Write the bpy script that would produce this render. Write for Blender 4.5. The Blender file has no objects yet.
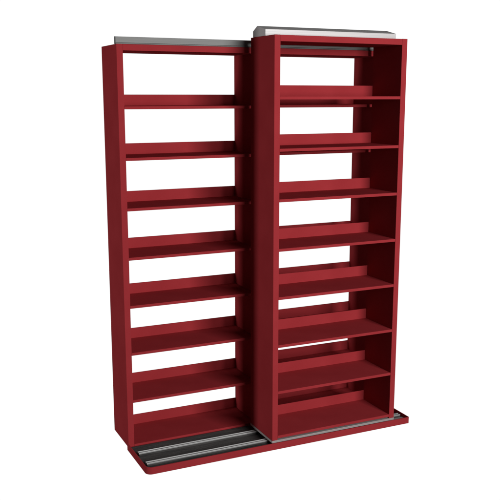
import bpy, bmesh, math
from mathutils import Vector
S = bpy.context.scene
AMB = .035
COL = S.collection
Z0 = -0.036                      # fitted heights are measured from 36 mm under the tray
W, D, T = 0.7830, 0.2728, 0.0325  # bay width, depth, panel thickness
LIP = 0.0150

# ------------------------------------------------------------ materials
def base_mat(name):
    m = bpy.data.materials.new(name); m.use_nodes = True
    return m, m.node_tree, m.node_tree.nodes['Principled BSDF']

def noise_mix(nt, c1, c2, scale, vec_scale=(1, 1, 1), detail=4, lo=.35, hi=.65):
    tc = nt.nodes.new('ShaderNodeTexCoord'); mp = nt.nodes.new('ShaderNodeMapping')
    mp.inputs['Scale'].default_value = vec_scale
    nz = nt.nodes.new('ShaderNodeTexNoise'); nz.inputs['Scale'].default_value = scale
    nz.inputs['Detail'].default_value = detail
    rp = nt.nodes.new('ShaderNodeValToRGB')
    rp.color_ramp.elements[0].position = lo; rp.color_ramp.elements[1].position = hi
    rp.color_ramp.elements[0].color = (*c1, 1); rp.color_ramp.elements[1].color = (*c2, 1)
    nt.links.new(tc.outputs['Object'], mp.inputs['Vector'])
    nt.links.new(mp.outputs['Vector'], nz.inputs['Vector'])
    nt.links.new(nz.outputs['Fac'], rp.inputs['Fac'])
    return nz, rp

def red_paint():
    m, nt, b = base_mat('red_powder_coat')
    nz, rp = noise_mix(nt, (.305, .0285, .0335), (.335, .0330, .0385), 5)
    nt.links.new(rp.outputs['Color'], b.inputs['Base Color'])
    b.inputs['Roughness'].default_value = .58
    b.inputs['Specular IOR Level'].default_value = 0
    fine = nt.nodes.new('ShaderNodeTexNoise'); fine.inputs['Scale'].default_value = 420
    tc = nt.nodes.new('ShaderNodeTexCoord'); nt.links.new(tc.outputs['Object'], fine.inputs['Vector'])
    bp = nt.nodes.new('ShaderNodeBump'); bp.inputs['Strength'].default_value = .06
    bp.inputs['Distance'].default_value = .002
    nt.links.new(fine.outputs['Fac'], bp.inputs['Height']); nt.links.new(bp.outputs['Normal'], b.inputs['Normal'])
    return m

def steel(name, col, rough, streak=(1, 60, 60), metal=1.0):
    m, nt, b = base_mat(name)
    c2 = tuple(min(1, c * 1.12) for c in col)
    nz, rp = noise_mix(nt, col, c2, 3, streak)
    nt.links.new(rp.outputs['Color'], b.inputs['Base Color'])
    b.inputs['Metallic'].default_value = metal
    b.inputs['Roughness'].default_value = rough
    return m

def deck_mat():
    m, nt, b = base_mat('dark_ribbed_deck')
    nz, rp = noise_mix(nt, (.026, .025, .024), (.058, .054, .052), 6, (1, 40, 1))
    nt.links.new(rp.outputs['Color'], b.inputs['Base Color'])
    b.inputs['Roughness'].default_value = .5
    b.inputs['Specular IOR Level'].default_value = .35
    return m

RED = red_paint()
CANOPY = steel('brushed_canopy_steel', (.50, .485, .48), .55, metal=.30)
TRACKTOP = steel('grey_top_track_steel', (.16, .16, .155), .62, metal=.45)
RAIL = steel('bright_rail_steel', (.29, .29, .285), .5, metal=.6)
CARR = steel('carriage_steel', (.40, .365, .355), .5, metal=.4)
DECK = deck_mat()

# ------------------------------------------------------------ mesh helpers
def box(bm, a, b):
    (x0, y0, z0), (x1, y1, z1) = a, b
    v = [bm.verts.new(p) for p in ((x0,y0,z0),(x1,y0,z0),(x1,y1,z0),(x0,y1,z0),(x0,y0,z1),(x1,y0,z1),(x1,y1,z1),(x0,y1,z1))]
    for f in ((0,3,2,1),(4,5,6,7),(0,1,5,4),(1,2,6,5),(2,3,7,6),(3,0,4,7)):
        bm.faces.new([v[i] for i in f])

def profile_x(bm, pts, x0, x1):
    """closed (y, z) outline extruded along x"""
    A = [bm.verts.new((x0, y, z)) for y, z in pts]; B = [bm.verts.new((x1, y, z)) for y, z in pts]
    n = len(pts)
    bm.faces.new(A); bm.faces.new(B[::-1])
    for i in range(n):
        j = (i + 1) % n
        bm.faces.new((A[j], A[i], B[i], B[j]))

def prism_z(bm, pts, z0, z1):
    A = [bm.verts.new((x, y, z0)) for x, y in pts]; B = [bm.verts.new((x, y, z1)) for x, y in pts]
    n = len(pts)
    bm.faces.new(A[::-1]); bm.faces.new(B)
    for i in range(n):
        j = (i + 1) % n
        bm.faces.new((A[i], A[j], B[j], B[i]))

def obj(name, bm, mat, parent=None, bevel=.0012, loc=(0, 0, 0)):
    bmesh.ops.recalc_face_normals(bm, faces=bm.faces[:])
    me = bpy.data.meshes.new(name); bm.to_mesh(me); bm.free()
    me.materials.append(mat)
    me.shade_smooth(); me.set_sharp_from_angle(angle=math.radians(32))
    o = bpy.data.objects.new(name, me); COL.objects.link(o); o.location = loc
    if parent: o.parent = parent
    if bevel:
        md = o.modifiers.new('bevel', 'BEVEL'); md.width = bevel; md.segments = 2; md.limit_method = 'ANGLE'
        md.harden_normals = True
    return o

def empty(name, loc, label, cat, group=None):
    o = bpy.data.objects.new(name, None); COL.objects.link(o); o.location = loc
    o.empty_display_size = .1
    o['label'] = label; o['category'] = cat
    if group: o['group'] = group
    return o

# ------------------------------------------------------------ shelving unit
def make_unit(loc, label, H, first_lip, step, drop, group=None):
    """origin at the lower front left corner of the unit, front face on y = 0"""
    root = empty('shelving_unit', loc, label, 'shelving unit', group)
    for x0 in (0, W - T):
        bm = bmesh.new(); box(bm, (0, 0, 0), (T, D, H))
        obj('side_panel', bm, RED, root, .0014, (x0, 0, 0))
    bm = bmesh.new()
    box(bm, (T + .0002, .0006, H - .031), (W - T - .0002, D - .0006, H - .0006))
    obj('top_panel', bm, RED, root)
    for i in range(8):
        z = first_lip - i * step - drop.get(i, 0)
        bm = bmesh.new()
        # sheet-metal pan: top skin, turned-down front lip with return, rear flange
        x0, x1 = T + .0004, W - T - .0004
        pts = [(.0008, 0), (.0008, LIP), (D - .001, LIP), (D - .001, .004), (D - .004, .004),
               (D - .004, LIP - .0025), (.0035, LIP - .0025), (.0035, .0025), (.014, .0025), (.014, 0)]
        profile_x(bm, pts, x0, x1)
        s = obj('shelf', bm, RED, root, .0009, (0, 0, z))
        bm = bmesh.new()
        box(bm, (x0 + .0006, D - .0060, LIP - .0012), (x1 - .0006, D - .0018, .073))
        obj('back_stop', bm, RED, s, .0009)
    return root

STEP = .2557
BZ = .0445
back = make_unit((0, 0, BZ + Z0),
    'red steel shelving unit at the back left, its open shelves fully in view',
    2.150 - BZ, 1.8348 - BZ, STEP, {6: .0065}, 'stationary back row shelving units')
behind = make_unit((W, 0, BZ + Z0),
    'red steel shelving unit directly behind the front one, seen only through its openings',
    2.150 - BZ, 1.8348 - BZ, STEP, {i: -.0035 for i in range(8)}, 'stationary back row shelving units')
FX, FY, FZ = .6998, -.3264, .0836
front = make_unit((FX, FY, FZ + Z0),
    'red steel shelving unit standing forward on the track rails under a peaked silver canopy',
    2.1105, 1.881 - FZ, (1.881 - .0919) / 7, {0: -.002, 5: .0042, 6: .0045})

for u in (back, behind):
    bm = bmesh.new()
    # guide track: upright channel with a small outward foot along its lower edge
    profile_x(bm, [(y, z + .05 - BZ) for y, z in ((.004, 2.1004), (.004, 2.1045), (.010, 2.1065), (.010, 2.135), (.034, 2.137), (.034, 2.1004))], -.0005 if u is back else .0005, W)
    obj('top_track', bm, TRACKTOP, u, .0008)

# canopy on the front unit: hollow folded cover with a ridge
bm = bmesh.new()
H = 2.1105
profile_x(bm, [(.105, H + .0004), (.105, H + .033), (.192, H + .0535), (.201, H + .0535), (.250, H + .030), (.250, H + .0004)], .001, W - .001)
obj('canopy', bm, CANOPY, front, .001)
# carriage plate under the front unit
car = None
bm = bmesh.new(); box(bm, (-.001, -.001, -.0130), (W + .001, D + .001, -.0008))
car = obj('carriage', bm, CARR, front, .001)

# ------------------------------------------------------------ track base
TX0, TX1, TY0, TY1, TZ0, TZ1 = -.008, 1.583, -.3385, -.003, .036, .073
base = empty('track_base', (TX0, TY0, 0), 'low red floor tray with dark deck and two double steel rails under the front unit', 'track base')
def L(x, y, z): return (x - TX0, y - TY0, z - TZ0)
def corner(cx, cy, r, a0, a1, n=8):
    return [(cx + r * math.cos(math.radians(a0 + (a1 - a0) * i / n)), cy + r * math.sin(math.radians(a0 + (a1 - a0) * i / n))) for i in range(n + 1)]
def ring(bm, inner, outer, z0, z1):
    n = len(outer)
    def vs(p, z): return [bm.verts.new((x, y, z)) for x, y in p]
    ob, ot, ib, it = vs(outer, z0), vs(outer, z1), vs(inner, z0), vs(inner, z1)
    for i in range(n - 1):
        j = i + 1
        bm.faces.new((ob[i], ob[j], ot[j], ot[i])); bm.faces.new((ib[j], ib[i], it[i], it[j]))
        bm.faces.new((ot[i], ot[j], it[j], it[i])); bm.faces.new((ob[j], ob[i], ib[i], ib[j]))
    for k in (0, n - 1): bm.faces.new((ob[k], ot[k], it[k], ib[k]))
LX, LY = TX1 - TX0, TY1 - TY0
R1, R2, TH = .032, .006, .005
out = [(0, LY)] + corner(R1, R1, R1, 180, 270) + corner(LX - R2, R2, R2, 270, 360) + [(LX, LY)]
inn = [(TH, LY)] + corner(R1, R1, R1 - TH, 180, 270) + corner(LX - R2, R2, .0015, 270, 360) + [(LX - TH, LY)]
bm = bmesh.new(); ring(bm, inn, out, 0, TZ1 - TZ0)
box(bm, (TH + .0004, LY - .003, .0012), (LX - TH - .0004, LY + .0024, .0133))
obj('rim', bm, RED, base, 0)
bm = bmesh.new(); box(bm, (1.455, TH + .0008, .0157), (LX - TH - .001, .062, .0172))  # pale sheet added over the deck's right end to imitate its grey reflection
obj('deck_reflection', bm, CARR, base, 0)
bm = bmesh.new()
a0, a1, b1 = TH + .0003, LX - TH - .0003, LY - .0035
prism_z(bm, [(a0, b1), (a0, R1 + .002), (R1 * .42, R1 * .42), (R1 + .002, a0), (a1, a0), (a1, b1)], .001, .014)
# the pan runs on under the back row
box(bm, (.05, LY + .0030, .001), (LX - .05, LY + .24, .0080))
for k in range(46):     # fine anti-slip ribs along the deck
    y = TH + .006 + k * .0069
    box(bm, (TH + .006 + max(0, .030 - y), y, .0141), (LX - TH - .006, y + .0028, .0152))
obj('deck', bm, DECK, base, 0)
for yc in (-.126, -.260):
    y = yc - TY0
    bm = bmesh.new()
    box(bm, (.024, y - .0150, .0156), (LX - .018, y + .0150, .0240))
    bed = bm
    bm = bmesh.new()
    for s in (-1, 1):
        yy = y + s * .0098
        profile_x(bm, [(yy - .0028, .0242), (yy - .0028, .0295), (yy - .0018, .0330), (yy + .0018, .0330), (yy + .0028, .0295), (yy + .0028, .0242)], .022, LX - .016)
    r = obj('rail', bm, RAIL, base, .0006)
    obj('rail_bed', bed, DECK, r, .0006)

# ------------------------------------------------------------ camera
cam = bpy.data.cameras.new('camera'); co = bpy.data.objects.new('camera', cam); COL.objects.link(co)
S.camera = co
yaw, pitch, roll = .4375, -.1981, -.001
fwd = Vector((math.sin(yaw) * math.cos(pitch), math.cos(yaw) * math.cos(pitch), math.sin(pitch)))
co.location = (-1.164, -4.0145, 1.9001 + Z0)
co.rotation_euler = fwd.to_track_quat('-Z', 'Y').to_euler()
cam.sensor_width = 36; cam.lens = 36 * 820.927 / 500
cam.shift_x = (250 - 248.878) / 500; cam.shift_y = (260.758 - 250) / 500
cam.clip_end = 200

# ------------------------------------------------------------ light
w = bpy.data.worlds.new('World'); S.world = w; w.use_nodes = True
nt = w.node_tree; bg = nt.nodes['Background']
# white studio cyclorama: full white behind the shelving, dim overhead, underfoot and behind the camera
def nd(t, **k):
    n = nt.nodes.new(t)
    for a_, v_ in k.items(): setattr(n, a_, v_)
    return n
def ramp(src, lo, hi):
    n = nd('ShaderNodeMapRange', interpolation_type='SMOOTHSTEP')
    n.inputs[1].default_value = lo; n.inputs[2].default_value = hi
    n.inputs[3].default_value = 0; n.inputs[4].default_value = 1
    if lo > hi:
        n.inputs[1].default_value = hi; n.inputs[2].default_value = lo; n.inputs[3].default_value = 1; n.inputs[4].default_value = 0
    nt.links.new(src, n.inputs[0]); return n.outputs[0]
def mul(p, q):
    n = nd('ShaderNodeMath', operation='MULTIPLY'); nt.links.new(p, n.inputs[0]); nt.links.new(q, n.inputs[1]); return n.outputs[0]
tc = nd('ShaderNodeTexCoord'); sp = nd('ShaderNodeSeparateXYZ'); nt.links.new(tc.outputs['Generated'], sp.inputs[0])
fl = nd('ShaderNodeVectorMath', operation='MULTIPLY'); fl.inputs[1].default_value = (1, 1, 0); nt.links.new(tc.outputs['Generated'], fl.inputs[0])
nm = nd('ShaderNodeVectorMath', operation='NORMALIZE'); nt.links.new(fl.outputs[0], nm.inputs[0])
dt = nd('ShaderNodeVectorMath', operation='DOT_PRODUCT'); nt.links.new(nm.outputs[0], dt.inputs[0])
dt.inputs[1].default_value = Vector((.42, .90, 0)).normalized()
k = mul(mul(ramp(dt.outputs['Value'], .66, .84), ramp(sp.outputs['Z'], .40, .13)), ramp(sp.outputs['Z'], -.80, -.60))
mx = nd('ShaderNodeMix', data_type='RGBA')
mx.inputs[6].default_value = (AMB, AMB, AMB, 1); mx.inputs[7].default_value = (1, 1, 1, 1)
nt.links.new(k, mx.inputs[0]); nt.links.new(mx.outputs[2], bg.inputs['Color'])
bg.inputs['Strength'].default_value = 1.02

def area(name, loc, target, sx, sy, power, col=(1, 1, 1)):
    l = bpy.data.lights.new(name, 'AREA'); l.shape = 'RECTANGLE'; l.size = sx; l.size_y = sy; l.energy = power; l.color = col
    o = bpy.data.objects.new(name, l); COL.objects.link(o); o.location = loc
    o.rotation_euler = (Vector(target) - Vector(loc)).to_track_quat('-Z', 'Y').to_euler()
    return o
area('key_softbox', (1.75, -5.4, 2.4), (.8, 0, 1.1), 1.9, 2.2, 312)
area('side_softbox', (-4.6, .80, 1.2), (0, .1, 1.1), .5, 2.4, 92)

S.view_settings.view_transform = 'Standard'; S.view_settings.look = 'None'
S.view_settings.exposure = 0; S.view_settings.gamma = 1
S.render.engine = 'CYCLES'
